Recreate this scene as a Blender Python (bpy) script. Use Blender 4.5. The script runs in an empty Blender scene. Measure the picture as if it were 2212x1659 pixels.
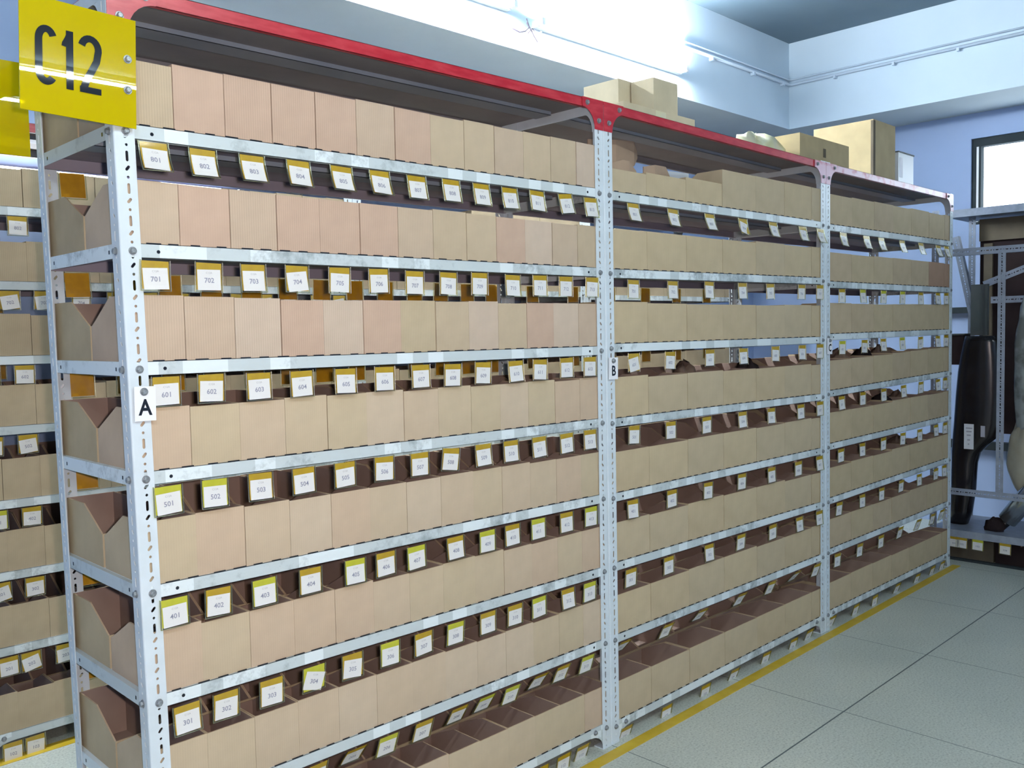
import bpy, math, random
from mathutils import Vector, Matrix
random.seed(7)
SC = bpy.context.scene
COL = SC.collection

# ---------------------------------------------------------------- camera, world, exposure, large lights
CAM_LOC = Vector((-0.7749, -1.8799, 1.3931))
CR = Vector((0.7091, -0.7048, -0.0193)).normalized()
CF = Vector((0.7030, 0.7088, -0.0578)).normalized()
CU = CR.cross(CF).normalized()
cd = bpy.data.cameras.new('camera')
cam = bpy.data.objects.new('camera', cd)
COL.objects.link(cam)
cd.sensor_width = 36.0
cd.lens = 1949.8 / 2212 * 36
cd.clip_start = 0.05
cd.clip_end = 60
cam.matrix_world = Matrix(((CR.x, CU.x, -CF.x, CAM_LOC.x), (CR.y, CU.y, -CF.y, CAM_LOC.y),
                           (CR.z, CU.z, -CF.z, CAM_LOC.z), (0, 0, 0, 1)))
SC.camera = cam
SC.view_settings.view_transform = 'Standard'
SC.view_settings.look = 'None'
SC.view_settings.gamma = 1.0
SC.view_settings.use_curve_mapping = False
SC.view_settings.exposure = 1.0

W = bpy.data.worlds.new('world')
SC.world = W
W.use_nodes = True
W.node_tree.nodes['Background'].inputs[0].default_value = (0.80, 0.90, 1.0, 1)
W.node_tree.nodes['Background'].inputs[1].default_value = 4.0

def lamp(name, kind, loc, energy, color, size=None, sizey=None, target=None):
    l = bpy.data.lights.new(name, kind)
    l.energy = energy
    l.color = color
    if kind == 'AREA':
        l.shape = 'RECTANGLE' if sizey else 'SQUARE'
        l.size = size
        if sizey:
            l.size_y = sizey
    else:
        l.shadow_soft_size = size or 0.03
    o = bpy.data.objects.new(name, l)
    o.location = loc
    if target is not None:
        d = Vector(target) - Vector(loc)
        o.rotation_euler = d.to_track_quat('-Z', 'Y').to_euler()
    COL.objects.link(o)
    return o

# the photographer's own flash, just right of the lens
lamp('camera_flash', 'AREA', CAM_LOC + CR * 0.07 + CU * 0.03, 14, (1.0, 0.82, 0.76), 0.035, None, CAM_LOC + CF * 3 + CR * 0.2 - CU * 0.2)
TUBE_AISLE = 175.0     # emission of the tubes over the aisle
TUBE_BEAM = 310.0      # the burnt-out tube on the concrete beam
TUBE_REAR = 11.0
FLASH_TINT = None

# ---------------------------------------------------------------- materials
def mat(name, col, rough=0.5, metal=0.0, spec=0.5):
    m = bpy.data.materials.new(name)
    m.use_nodes = True
    b = m.node_tree.nodes['Principled BSDF']
    b.inputs['Base Color'].default_value = (*col, 1)
    b.inputs['Roughness'].default_value = rough
    b.inputs['Metallic'].default_value = metal
    b.inputs['Specular IOR Level'].default_value = spec
    return m

def nn(m, t, **kw):
    n = m.node_tree.nodes.new(t)
    for k, v in kw.items():
        if k.startswith('i_'):
            n.inputs[k[2:].replace('_', ' ')].default_value = v
        else:
            setattr(n, k, v)
    return n

def lk(m, a, ao, b, bi):
    m.node_tree.links.new(a.outputs[ao], b.inputs[bi])

def bsdf(m):
    return m.node_tree.nodes['Principled BSDF']

def ramp(m, stops, interp='LINEAR'):
    r = nn(m, 'ShaderNodeValToRGB')
    r.color_ramp.interpolation = interp
    e = r.color_ramp.elements
    while len(e) < len(stops):
        e.new(0.5)
    for i, (p, c) in enumerate(stops):
        e[i].position = p
        e[i].color = (*c, 1)
    return r

def noisy(name, c1, c2, scale, rough=0.6, lo=0.35, hi=0.65, detail=4, bump=0, spec=0.5, metal=0, stretch=None):
    m = mat(name, c1, rough, metal, spec)
    tc = nn(m, 'ShaderNodeTexCoord')
    src, so = tc, 'Object'
    if stretch:
        mp = nn(m, 'ShaderNodeMapping')
        mp.inputs['Scale'].default_value = stretch
        lk(m, tc, 'Object', mp, 'Vector')
        src, so = mp, 'Vector'
    n = nn(m, 'ShaderNodeTexNoise', i_Scale=scale, i_Detail=detail)
    lk(m, src, so, n, 'Vector')
    r = ramp(m, [(lo, c1), (hi, c2)])
    lk(m, n, 'Fac', r, 'Fac')
    lk(m, r, 'Color', bsdf(m), 'Base Color')
    if bump:
        bp = nn(m, 'ShaderNodeBump', i_Strength=bump, i_Distance=0.002)
        lk(m, n, 'Fac', bp, 'Height')
        lk(m, bp, 'Normal', bsdf(m), 'Normal')
    return m

def cardboard(name, flute=0.35, dark=1.0):
    """kraft board tinted by each object's own colour, with faint vertical flutes"""
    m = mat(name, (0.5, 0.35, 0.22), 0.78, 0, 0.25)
    oi = nn(m, 'ShaderNodeObjectInfo')
    tc = nn(m, 'ShaderNodeTexCoord')
    n = nn(m, 'ShaderNodeTexNoise', i_Scale=9.0, i_Detail=5.0)
    lk(m, tc, 'Object', n, 'Vector')
    r = ramp(m, [(0.3, (0.86 * dark,) * 3), (0.7, (1.06 * dark,) * 3)])
    lk(m, n, 'Fac', r, 'Fac')
    mx = nn(m, 'ShaderNodeMix', data_type='RGBA', blend_type='MULTIPLY')
    mx.inputs['Factor'].default_value = 1.0
    m.node_tree.links.new(oi.outputs['Color'], mx.inputs[6])
    m.node_tree.links.new(r.outputs['Color'], mx.inputs[7])
    w = nn(m, 'ShaderNodeTexWave', bands_direction='X', i_Scale=55.0, i_Distortion=0.4)
    lk(m, tc, 'Object', w, 'Vector')
    r2 = ramp(m, [(0.0, (1 - 0.10 * flute,) * 3), (1.0, (1.0,) * 3)])
    lk(m, w, 'Fac', r2, 'Fac')
    m2 = nn(m, 'ShaderNodeMix', data_type='RGBA', blend_type='MULTIPLY')
    m2.inputs['Factor'].default_value = 1.0
    m.node_tree.links.new(mx.outputs[2], m2.inputs[6])
    m.node_tree.links.new(r2.outputs['Color'], m2.inputs[7])
    m.node_tree.links.new(m2.outputs[2], bsdf(m).inputs['Base Color'])
    return m

def shelf_paint(name, base, patch, smudge):
    """painted steel with squares left by old tape and grey rubbed smudges"""
    m = mat(name, base, 0.38, 0.0, 0.5)
    tc = nn(m, 'ShaderNodeTexCoord')
    mp = nn(m, 'ShaderNodeMapping')
    mp.inputs['Scale'].default_value = (19, 0.01, 0.01)
    lk(m, tc, 'Object', mp, 'Vector')
    oi = nn(m, 'ShaderNodeObjectInfo')
    ad = nn(m, 'ShaderNodeVectorMath', operation='ADD')
    lk(m, mp, 'Vector', ad, 0)
    mu = nn(m, 'ShaderNodeMath', operation='MULTIPLY')
    mu.inputs[1].default_value = 37.0
    lk(m, oi, 'Random', mu, 0)
    cb = nn(m, 'ShaderNodeCombineXYZ')
    lk(m, mu, 'Value', cb, 'X')
    lk(m, cb, 'Vector', ad, 1)
    fl = nn(m, 'ShaderNodeVectorMath', operation='FLOOR')
    lk(m, ad, 'Vector', fl, 0)
    wn = nn(m, 'ShaderNodeTexWhiteNoise')
    lk(m, fl, 'Vector', wn, 'Vector')
    r = ramp(m, [(0.0, base), (0.55, patch)], 'CONSTANT')
    lk(m, wn, 'Value', r, 'Fac')
    n = nn(m, 'ShaderNodeTexNoise', i_Scale=26.0, i_Detail=6.0, i_Roughness=0.7)
    lk(m, tc, 'Object', n, 'Vector')
    n2 = nn(m, 'ShaderNodeTexNoise', i_Scale=3.5, i_Detail=1.0)
    lk(m, tc, 'Object', n2, 'Vector')
    ml = nn(m, 'ShaderNodeMath', operation='MULTIPLY')
    lk(m, n, 'Fac', ml, 0)
    lk(m, n2, 'Fac', ml, 1)
    r2 = ramp(m, [(0.27, (0, 0, 0)), (0.40, (0.8, 0.8, 0.8))])
    lk(m, ml, 'Value', r2, 'Fac')
    mx = nn(m, 'ShaderNodeMix', data_type='RGBA')
    lk(m, r2, 'Color', mx, 'Factor')
    m.node_tree.links.new(r.outputs['Color'], mx.inputs[6])
    mx.inputs[7].default_value = (*smudge, 1)
    m.node_tree.links.new(mx.outputs[2], bsdf(m).inputs['Base Color'])
    return m

def emis(name, col, strength):
    m = mat(name, (0.9, 0.9, 0.9), 0.4)
    b = bsdf(m)
    b.inputs['Emission Color'].default_value = (*col, 1)
    b.inputs['Emission Strength'].default_value = strength
    return m

def clear(name, tint, alpha, rough=0.12):
    m = bpy.data.materials.new(name)
    m.use_nodes = True
    t = m.node_tree
    t.nodes.clear()
    out = t.nodes.new('ShaderNodeOutputMaterial')
    tr = t.nodes.new('ShaderNodeBsdfTransparent')
    tr.inputs[0].default_value = (*tint, 1)
    gl = t.nodes.new('ShaderNodeBsdfGlossy')
    gl.inputs[0].default_value = (0.95, 0.96, 0.9, 1)
    gl.inputs['Roughness'].default_value = rough
    mx = t.nodes.new('ShaderNodeMixShader')
    mx.inputs[0].default_value = alpha
    t.links.new(tr.outputs[0], mx.inputs[1])
    t.links.new(gl.outputs[0], mx.inputs[2])
    t.links.new(mx.outputs[0], out.inputs[0])
    return m

M = {}
M['wall'] = noisy('painted_wall', (0.32, 0.43, 0.66), (0.345, 0.455, 0.69), 3, 0.7, bump=0.05)
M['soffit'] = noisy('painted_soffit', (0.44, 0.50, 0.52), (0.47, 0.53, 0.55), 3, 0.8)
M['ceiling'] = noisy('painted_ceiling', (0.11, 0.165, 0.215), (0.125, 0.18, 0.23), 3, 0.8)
M['beam'] = noisy('beam_plaster', (0.55, 0.67, 0.78), (0.58, 0.70, 0.81), 3, 0.7)
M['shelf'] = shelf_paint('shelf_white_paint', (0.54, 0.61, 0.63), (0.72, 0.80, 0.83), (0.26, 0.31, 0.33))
M['post'] = noisy('post_white_paint', (0.66, 0.74, 0.80), (0.60, 0.68, 0.73), 14, 0.33)
M['galv'] = noisy('galvanised_steel', (0.30, 0.34, 0.42), (0.36, 0.41, 0.50), 30, 0.4, metal=0.3)
M['darkgalv'] = noisy('dull_galvanised', (0.13, 0.16, 0.21), (0.17, 0.20, 0.26), 30, 0.5, metal=0.2)
M['red'] = noisy('red_paint', (0.42, 0.014, 0.030), (0.55, 0.050, 0.065), 16, 0.32, 0.4, 0.7, 6, stretch=(1, 4, 4))
M['redworn'] = noisy('pale_red_paint', (0.50, 0.08, 0.13), (0.66, 0.42, 0.52), 11, 0.35, 0.38, 0.5, 6)  # paler, pink-mottled red for the far top shelf
M['reddark'] = noisy('primer_underside', (0.25, 0.25, 0.26), (0.30, 0.29, 0.30), 6, 0.7)  # plain grey for undersides and inner lips of the top shelves
M['under'] = noisy('dusty_underside', (0.30, 0.28, 0.35), (0.34, 0.31, 0.36), 5, 0.6, stretch=(1, 12, 1))  # undersides and inner lips, darker and more purple than the shelf paint
M['decktop'] = noisy('dusty_deck', (0.30, 0.32, 0.33), (0.36, 0.38, 0.38), 7, 0.7)
M['stiff'] = noisy('stiffener_paint', (0.26, 0.31, 0.38), (0.31, 0.36, 0.43), 6, 0.5)
M['bolt'] = noisy('zinc_bolt', (0.33, 0.36, 0.38), (0.22, 0.24, 0.26), 120, 0.4, metal=0.5)
M['card'] = cardboard('kraft_board', 0.3)
M['cardf'] = cardboard('fluted_kraft_board', 1.0)
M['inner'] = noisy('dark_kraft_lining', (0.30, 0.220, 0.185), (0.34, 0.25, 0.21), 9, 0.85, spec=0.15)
M['edge'] = mat('board_edge', (0.56, 0.42, 0.28), 0.8, 0, 0.2)
M['amber'] = noisy('amber_card', (0.50, 0.335, 0.008), (0.45, 0.29, 0.006), 60, 0.5)
M['lime'] = noisy('lime_card', (0.56, 0.56, 0.03), (0.50, 0.50, 0.025), 60, 0.5)
M['amberback'] = noisy('amber_card_back', (0.62, 0.33, 0.005), (0.54, 0.28, 0.004), 60, 0.5)
M['paper'] = mat('white_paper', (0.80, 0.80, 0.86), 0.6)
M['ink'] = mat('faded_blue_ink', (0.27, 0.28, 0.41), 0.6)
M['grey_ink'] = mat('grey_ink', (0.42, 0.42, 0.48), 0.6)
M['sleeve'] = clear('clear_sleeve', (0.97, 0.97, 0.93), 0.045, 0.12)
M['rim'] = clear('clear_sleeve_rim', (0.80, 0.78, 0.50), 0.28, 0.25)
M['black'] = mat('black_vinyl_letter', (0.014, 0.018, 0.026), 0.02, 0, 0.35)  # also colours the painted shade strips on the shelf lips
M['plate'] = mat('white_letter_plate', (0.80, 0.82, 0.86), 0.35)
M['sign'] = mat('yellow_acrylic', (0.60, 0.50, 0.002), 0.006, 0, 0.45)
def see_through(m, tint, amount):
    t = m.node_tree
    out = [n for n in t.nodes if n.type == 'OUTPUT_MATERIAL'][0]
    tr = t.nodes.new('ShaderNodeBsdfTransparent')
    tr.inputs[0].default_value = (*tint, 1)
    mx = t.nodes.new('ShaderNodeMixShader')
    mx.inputs[0].default_value = amount
    t.links.new(bsdf(m).outputs[0], mx.inputs[1])
    t.links.new(tr.outputs[0], mx.inputs[2])
    t.links.new(mx.outputs[0], out.inputs[0])
see_through(M['sign'], (1.0, 0.86, 0.02), 0.28)
M['tape'] = noisy('yellow_floor_tape', (0.60, 0.40, 0.02), (0.66, 0.47, 0.04), 20, 0.45)
M['tube_aisle'] = emis('lit_tube_aisle', (0.87, 0.98, 0.97), TUBE_AISLE)
M['tube_beam'] = emis('lit_tube_beam', (0.90, 0.96, 1.0), TUBE_BEAM)
M['tube_rear'] = emis('lit_tube_rear', (0.92, 0.97, 1.0), TUBE_REAR)
M['batten'] = mat('lamp_batten', (0.75, 0.78, 0.80), 0.4)
M['conduit'] = mat('painted_conduit', (0.52, 0.62, 0.74), 0.5)
M['wire'] = mat('dark_wire', (0.10, 0.08, 0.11), 0.6)
M['frame'] = mat('dark_window_frame', (0.035, 0.045, 0.05), 0.8, 0, 0.1)
M['glass'] = clear('window_glass', (0.97, 0.99, 1.0), 0.06, 0.05)
M['blackplastic'] = noisy('black_plastic', (0.006, 0.005, 0.006), (0.013, 0.010, 0.011), 4, 0.24)
M['sheet'] = noisy('grey_plastic_sheet', (0.085, 0.10, 0.10), (0.12, 0.13, 0.135), 4, 0.6, spec=0.2)
M['panel'] = noisy('dark_brown_board', (0.020, 0.014, 0.016), (0.032, 0.022, 0.022), 4, 0.9, spec=0.1)
M['olive'] = noisy('olive_board', (0.13, 0.11, 0.08), (0.10, 0.085, 0.065), 6, 0.9, spec=0.1)
M['bag'] = noisy('clear_bag_film', (0.17, 0.18, 0.17), (0.34, 0.37, 0.36), 9, 0.2, 0.45, 0.6, 8, bump=0.8)
M['bagged'] = noisy('bagged_beige', (0.34, 0.31, 0.23), (0.42, 0.40, 0.32), 7, 0.25, bump=0.8)
M['chrome'] = mat('chrome', (0.62, 0.66, 0.66), 0.22, 0.9)
M['film'] = noisy('stretch_film', (0.66, 0.64, 0.36), (0.62, 0.58, 0.42), 12, 0.3)
M['deadbrown'] = noisy('brown_paper', (0.20, 0.135, 0.10), (0.15, 0.10, 0.075), 6, 0.8)
M['whitesheet'] = mat('white_poly', (0.6, 0.64, 0.68), 0.4)

def floor_mat():
    m = mat('terrazzo', (0.4, 0.42, 0.38), 0.34, 0, 0.45)
    tc = nn(m, 'ShaderNodeTexCoord')
    n = nn(m, 'ShaderNodeTexNoise', i_Scale=130.0, i_Detail=3.0, i_Roughness=0.7)
    lk(m, tc, 'Object', n, 'Vector')
    r = ramp(m, [(0.30, (0.34, 0.365, 0.34)), (0.47, (0.57, 0.61, 0.565)), (0.60, (0.63, 0.665, 0.615)), (0.75, (0.80, 0.82, 0.78))])
    lk(m, n, 'Fac', r, 'Fac')
    n2 = nn(m, 'ShaderNodeTexNoise', i_Scale=1.6, i_Detail=4.0)
    lk(m, tc, 'Object', n2, 'Vector')
    r2 = ramp(m, [(0.3, (0.88, 0.90, 0.88)), (0.7, (1.05, 1.04, 1.0))])
    lk(m, n2, 'Fac', r2, 'Fac')
    mx = nn(m, 'ShaderNodeMix', data_type='RGBA', blend_type='MULTIPLY')
    mx.inputs['Factor'].default_value = 1.0
    m.node_tree.links.new(r.outputs['Color'], mx.inputs[6])
    m.node_tree.links.new(r2.outputs['Color'], mx.inputs[7])
    # joints: lines of the slab grid
    sp = nn(m, 'ShaderNodeSeparateXYZ')
    lk(m, tc, 'Object', sp, 'Vector')
    last = mx
    lo = 2
    for ax, off, per, wd in (('X', 2.303, 0.775, 0.0035), ('Y', -0.445, 0.775, 0.0055)):
        a = nn(m, 'ShaderNodeMath', operation='SUBTRACT')
        a.inputs[1].default_value = off - 100 * per - per / 2
        lk(m, sp, ax, a, 0)
        md = nn(m, 'ShaderNodeMath', operation='MODULO')
        md.inputs[1].default_value = per
        lk(m, a, 'Value', md, 0)
        s = nn(m, 'ShaderNodeMath', operation='SUBTRACT')
        s.inputs[1].default_value = per / 2
        lk(m, md, 'Value', s, 0)
        ab = nn(m, 'ShaderNodeMath', operation='ABSOLUTE')
        lk(m, s, 'Value', ab, 0)
        lt = nn(m, 'ShaderNodeMath', operation='LESS_THAN')
        lt.inputs[1].default_value = wd / 2
        lk(m, ab, 'Value', lt, 0)
        q = nn(m, 'ShaderNodeMix', data_type='RGBA')
        lk(m, lt, 'Value', q, 'Factor')
        m.node_tree.links.new(last.outputs[lo], q.inputs[6])
        q.inputs[7].default_value = (0.09, 0.12, 0.13, 1)
        last = q
    m.node_tree.links.new(last.outputs[2], bsdf(m).inputs['Base Color'])
    return m
M['floor'] = floor_mat()

# ---------------------------------------------------------------- mesh helpers
class MB:
    def __init__(s):
        s.v, s.f, s.mi, s.mats = [], [], [], []
    def m(s, key):
        if key not in s.mats:
            s.mats.append(key)
        return s.mats.index(key)
    def add(s, vs, fs, key):
        o = len(s.v)
        s.v += [tuple(v) for v in vs]
        s.f += [tuple(i + o for i in f) for f in fs]
        s.mi += [s.m(key)] * len(fs)
        return s
    def box(s, x0, x1, y0, y1, z0, z1, key, keys=None):
        vs = [(x, y, z) for z in (z0, z1) for y in (y0, y1) for x in (x0, x1)]
        fs = [(0, 2, 3, 1), (4, 5, 7, 6), (0, 1, 5, 4), (2, 6, 7, 3), (0, 4, 6, 2), (1, 3, 7, 5)]
        # order: bottom top front(-y) back(+y) left right
        if keys:
            for i, f in enumerate(fs):
                s.add([vs[j] for j in f], [(0, 1, 2, 3)], keys.get(i, key))
        else:
            s.add(vs, fs, key)
        return s
    def prism(s, poly, axis, a, b, key):
        """poly: 2d points; extruded along axis (0,1,2) from a to b"""
        def P(p, t):
            if axis == 0: return (t, p[0], p[1])
            if axis == 1: return (p[0], t, p[1])
            return (p[0], p[1], t)
        n = len(poly)
        vs = [P(p, a) for p in poly] + [P(p, b) for p in poly]
        fs = [tuple(range(n))[::-1], tuple(range(n, 2 * n))]
        fs += [(i, (i + 1) % n, n + (i + 1) % n, n + i) for i in range(n)]
        return s.add(vs, fs, key)
    def tube(s, pts, r, key, seg=10, caps=True):
        pts = [Vector(p) for p in pts]
        rs = r if isinstance(r, (list, tuple)) else [r] * len(pts)
        vs, fs = [], []
        up = Vector((0, 0, 1))
        for i, p in enumerate(pts):
            d = (pts[min(i + 1, len(pts) - 1)] - pts[max(i - 1, 0)]).normalized()
            a = d.cross(up if abs(d.z) < 0.95 else Vector((1, 0, 0))).normalized()
            b = d.cross(a)
            for k in range(seg):
                t = 2 * math.pi * k / seg
                vs.append(p + (a * math.cos(t) + b * math.sin(t)) * rs[i])
        for i in range(len(pts) - 1):
            for k in range(seg):
                k2 = (k + 1) % seg
                fs.append((i * seg + k, i * seg + k2, (i + 1) * seg + k2, (i + 1) * seg + k))
        if caps:
            fs.append(tuple(range(seg))[::-1])
            fs.append(tuple(range((len(pts) - 1) * seg, len(pts) * seg)))
        return s.add(vs, fs, key)
    def mesh(s, name, smooth=False):
        me = bpy.data.meshes.new(name)
        me.from_pydata(s.v, [], s.f)
        for k in s.mats:
            me.materials.append(M[k])
        me.polygons.foreach_set('material_index', s.mi)
        if smooth:
            me.polygons.foreach_set('use_smooth', [True] * len(me.polygons))
        me.update()
        return me

def link(name, me, parent=None, loc=None, rot=None, color=None):
    o = bpy.data.objects.new(name, me)
    COL.objects.link(o)
    if parent:
        o.parent = parent
    if loc is not None:
        o.location = loc
    if rot is not None:
        o.rotation_euler = rot
    if color:
        o.color = (*color, 1)
    return o

def tag(o, label, cat, group=None):
    o['label'] = label
    o['category'] = cat
    if group:
        o['group'] = group
    return o

def struct(name, mb, label=None):
    o = link(name, mb.mesh(name))
    o['kind'] = 'structure'
    if label:
        o['label'] = label
    return o

def empty(name, loc, rot=(0, 0, 0)):
    o = bpy.data.objects.new(name, None)
    o.empty_display_size = 0.05
    o.location = loc
    o.rotation_euler = rot
    COL.objects.link(o)
    return o

ORD = ['first', 'second', 'third', 'fourth', 'fifth', 'sixth', 'seventh', 'eighth', 'ninth', 'tenth', 'eleventh', 'twelfth', 'thirteenth']

# glyph meshes from the built-in font
_g = {}
def glyphs(text, font_size, bold=0.0):
    key = (text, font_size, bold)
    if key in _g:
        return _g[key]
    cu = bpy.data.curves.new('t', 'FONT')
    cu.body = text
    cu.size = font_size
    cu.offset = bold
    cu.align_x = 'CENTER'
    cu.resolution_u = 2
    ob = bpy.data.objects.new('t', cu)
    COL.objects.link(ob)
    dg = bpy.context.evaluated_depsgraph_get()
    me = bpy.data.meshes.new_from_object(ob.evaluated_get(dg))
    vs = [v.co.copy() for v in me.vertices]
    fs = [tuple(p.vertices) for p in me.polygons]
    bpy.data.objects.remove(ob)
    bpy.data.curves.remove(cu)
    bpy.data.meshes.remove(me)
    _g[key] = (vs, fs)
    return _g[key]

# ---------------------------------------------------------------- measured layout
D = 0.4645                    # depth of a shelving unit, front to back bolts
ZBAY = {  # (left, right) bolt heights, top white shelf downwards
 'A': ([1.8186, 1.5751, 1.3297, 1.0983, 0.8546, 0.6163, 0.3640, 0.0750], [1.8322, 1.5785, 1.3253, 1.0894, 0.8389, 0.5969, 0.3556, 0.0695]),
 'B': ([1.8309, 1.5771, 1.3315, 1.0835, 0.8331, 0.5990, 0.3534, 0.0570], [1.8359, 1.5900, 1.3286, 1.0742, 0.8310, 0.5870, 0.3485, 0.0640]),
 'C': ([1.8310, 1.5761, 1.3400, 1.0834, 0.8418, 0.5922, 0.3579, 0.0710], [1.8385, 1.5791, 1.3440, 1.1082, 0.8550, 0.6136, 0.3629, 0.0640])}
ZTOP = {'A': (2.098, 2.112), 'B': (2.112, 2.098), 'C': (2.098, 2.098)}
XS = {'A': (0.0, 1.501), 'B': (1.552, 3.045), 'C': (3.096, 4.592)}
EDGES = {'A': [-0.021, 0.0948, 0.2125, 0.3298, 0.4467, 0.5648, 0.6847, 0.8041, 0.9254, 1.0409, 1.160, 1.2788, 1.3964, 1.519],
         'B': [1.535, 1.7598, 1.996, 2.2361, 2.4807, 2.7118, 2.9476, 3.062],
         'C': [3.079, 3.3435, 3.5868, 3.8107, 4.0391, 4.2778, 4.500, 4.612]}
TAGX = {
'A': {8: [0.045, 0.153, 0.27, 0.39, 0.51, 0.625, 0.745, 0.865, 0.977, 1.089, 1.204, 1.33, 1.451],
 7: [0.039, 0.158, 0.264, 0.378, 0.497, 0.615, 0.732, 0.849, 0.965, 1.097, 1.212, 1.329, 1.455],
 6: [0.052, 0.153, 0.269, 0.381, 0.506, 0.625, 0.744, 0.858, 0.972, 1.102, 1.207, 1.327, 1.438],
 5: [0.046, 0.152, 0.264, 0.378, 0.496, 0.616, 0.733, 0.846, 0.965, 1.076, 1.197, 1.321, 1.435],
 4: [0.05, 0.151, 0.264, 0.388, 0.518, 0.613, 0.714, 0.852, 0.974, 1.076, 1.187, 1.315, 1.434],
 3: [0.068, 0.16, 0.274, 0.39, 0.501, 0.619, 0.732, 0.848, 0.971, 1.081, 1.185, 1.316, 1.424],
 2: [0.075, 0.175, 0.282, 0.39, 0.509, 0.609, 0.729, 0.858, 0.964, 1.068, 1.193, 1.295, 1.412],
 1: [0.074, 0.175, 0.283, 0.399, 0.503, 0.614, 0.724, 0.842, 0.95, 1.064, 1.185, 1.288, 1.382]},
'B': {8: [1.672, 1.9, 2.133, 2.366, 2.598, 2.848, 3.01], 7: [1.67, 1.897, 2.13, 2.364, 2.578, 2.843, 3.01],
 6: [1.668, 1.879, 2.133, 2.369, 2.618, 2.847, 3.01], 5: [1.666, 1.878, 2.108, 2.36, 2.583, 2.834, 3.01],
 4: [1.653, 1.882, 2.115, 2.355, 2.585, 2.813, 3.004], 3: [1.641, 1.859, 2.118, 2.349, 2.595, 2.821, 3.004],
 2: [1.611, 1.86, 2.084, 2.364, 2.594, 2.816, 2.991], 1: [1.61, 1.842, 2.093, 2.303, 2.547, 2.779, 2.926]},
'C': {8: [3.233, 3.477, 3.644, 3.895, 4.141, 4.381, 4.503], 7: [3.224, 3.443, 3.679, 3.91, 4.146, 4.386, 4.509],
 6: [3.23, 3.465, 3.676, 3.907, 4.15, 4.391, 4.514], 5: [3.222, 3.447, 3.684, 3.928, 4.16, 4.396, 4.506],
 4: [3.218, 3.443, 3.686, 3.926, 4.146, 4.374, 4.511], 3: [3.205, 3.445, 3.667, 3.911, 4.144, 4.379, 4.503],
 2: [3.187, 3.426, 3.664, 3.909, 4.154, 4.35, 4.487], 1: [3.147, 3.393, 3.601, 3.883, 4.146, 4.356, 4.501]}}
BAYNAME = {'A': 'near', 'B': 'middle', 'C': 'far'}
LEVNAME = ['top white', 'second white', 'third white', 'fourth white', 'fifth white', 'sixth white', 'seventh white', 'lowest white']
LIPUP, LIPDN = 0.016, 0.014

def zlev(bay, k, x):
    """bolt height of shelf k at x"""
    a, b = ZBAY[bay][0][k], ZBAY[bay][1][k]
    x0, x1 = XS[bay]
    t = min(max((x - x0) / (x1 - x0), 0), 1)
    return a + (b - a) * t

def lean(x, z):
    """the near end of the row leans a few millimetres"""
    return -0.0152 * (z - 1.2) * (1 - x / 1.5) if x < 1.5 else 0.0

# ---------------------------------------------------------------- room
XW, YW, XL, YF, HC, HB = 5.80, 1.95, -3.2, -7.60, 3.40, 2.80
struct('floor', MB().box(XL, XW, YF, YW, -0.06, 0, 'floor'))
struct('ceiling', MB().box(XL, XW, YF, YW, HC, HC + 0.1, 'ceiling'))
struct('wall_back', MB().box(XL, XW + 0.15, YW, YW + 0.15, 0, HC, 'wall'))
struct('wall_left', MB().box(XL - 0.15, XL, YF - 0.15, YW + 0.15, 0, HC, 'wall'))
struct('wall_front', MB().box(XL, XW + 0.15, YF - 0.15, YF, 0, HC, 'wall'))
WY0, WY1, WZ0, WZ1 = -1.55, 0.302, 2.055, 2.632
we = MB()
we.box(XW, XW + 0.15, YF, YW, 0, WZ0, 'wall').box(XW, XW + 0.15, YF, YW, WZ1, HC, 'wall')
we.box(XW, XW + 0.15, YF, WY0, WZ0, WZ1, 'wall').box(XW, XW + 0.15, WY1, YW, WZ0, WZ1, 'wall')
struct('wall_end', we)
XB, YB = 5.27, 1.35
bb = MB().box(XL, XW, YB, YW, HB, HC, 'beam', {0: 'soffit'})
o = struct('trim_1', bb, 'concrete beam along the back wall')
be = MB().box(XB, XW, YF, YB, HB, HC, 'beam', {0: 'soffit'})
struct('trim_2', be, 'concrete beam along the end wall')
wf = MB()
x0 = XW + 0.02
fw_ = 0.055
wf.box(x0, x0 + 0.06, WY0, WY1, WZ1 - fw_, WZ1, 'frame').box(x0, x0 + 0.06, WY0, WY1, WZ0, WZ0 + 0.02, 'frame')
wf.box(x0, x0 + 0.06, WY1 - 0.030, WY1, WZ0 + 0.02, WZ1 - fw_, 'frame').box(x0, x0 + 0.06, WY1 - 0.058, WY1 - 0.044, WZ0 + 0.02, WZ1 - fw_, 'frame').box(x0, x0 + 0.06, WY0, WY0 + fw_, WZ0 + 0.02, WZ1 - fw_, 'frame')
w1 = link('window_1', wf.mesh('window_1'))
w1['kind'] = 'structure'
link('glazing_bead', MB().box(x0 + 0.0, x0 + 0.05, WY1 - 0.044, WY1 - 0.030, WZ0 + 0.02, WZ1 - fw_, 'batten').mesh('glazing_bead'), w1)
link('glass_pane', MB().box(x0 + 0.03, x0 + 0.034, WY0 + fw_, WY1 - 0.058, WZ0 + 0.02, WZ1 - fw_, 'glass').mesh('glass_pane'), w1)

def tape(name, x0, x1, y0, y1, label, skew=0.0):
    b = MB().prism([(x0, y0 - skew), (x1, y0), (x1, y1), (x0, y1 - skew)], 2, 0.0, 0.0015, 'tape')
    tag(link(name, b.mesh(name)), label, 'floor tape')
tape('floor_tape', -0.6, 4.64, -0.050, -0.006, 'yellow floor tape line along the front feet of the shelving row', 0.032)
tape('floor_tape', -0.6, 4.64, 1.372, 1.425, 'yellow floor tape line along the shelving behind, seen at far lower left')

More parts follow.
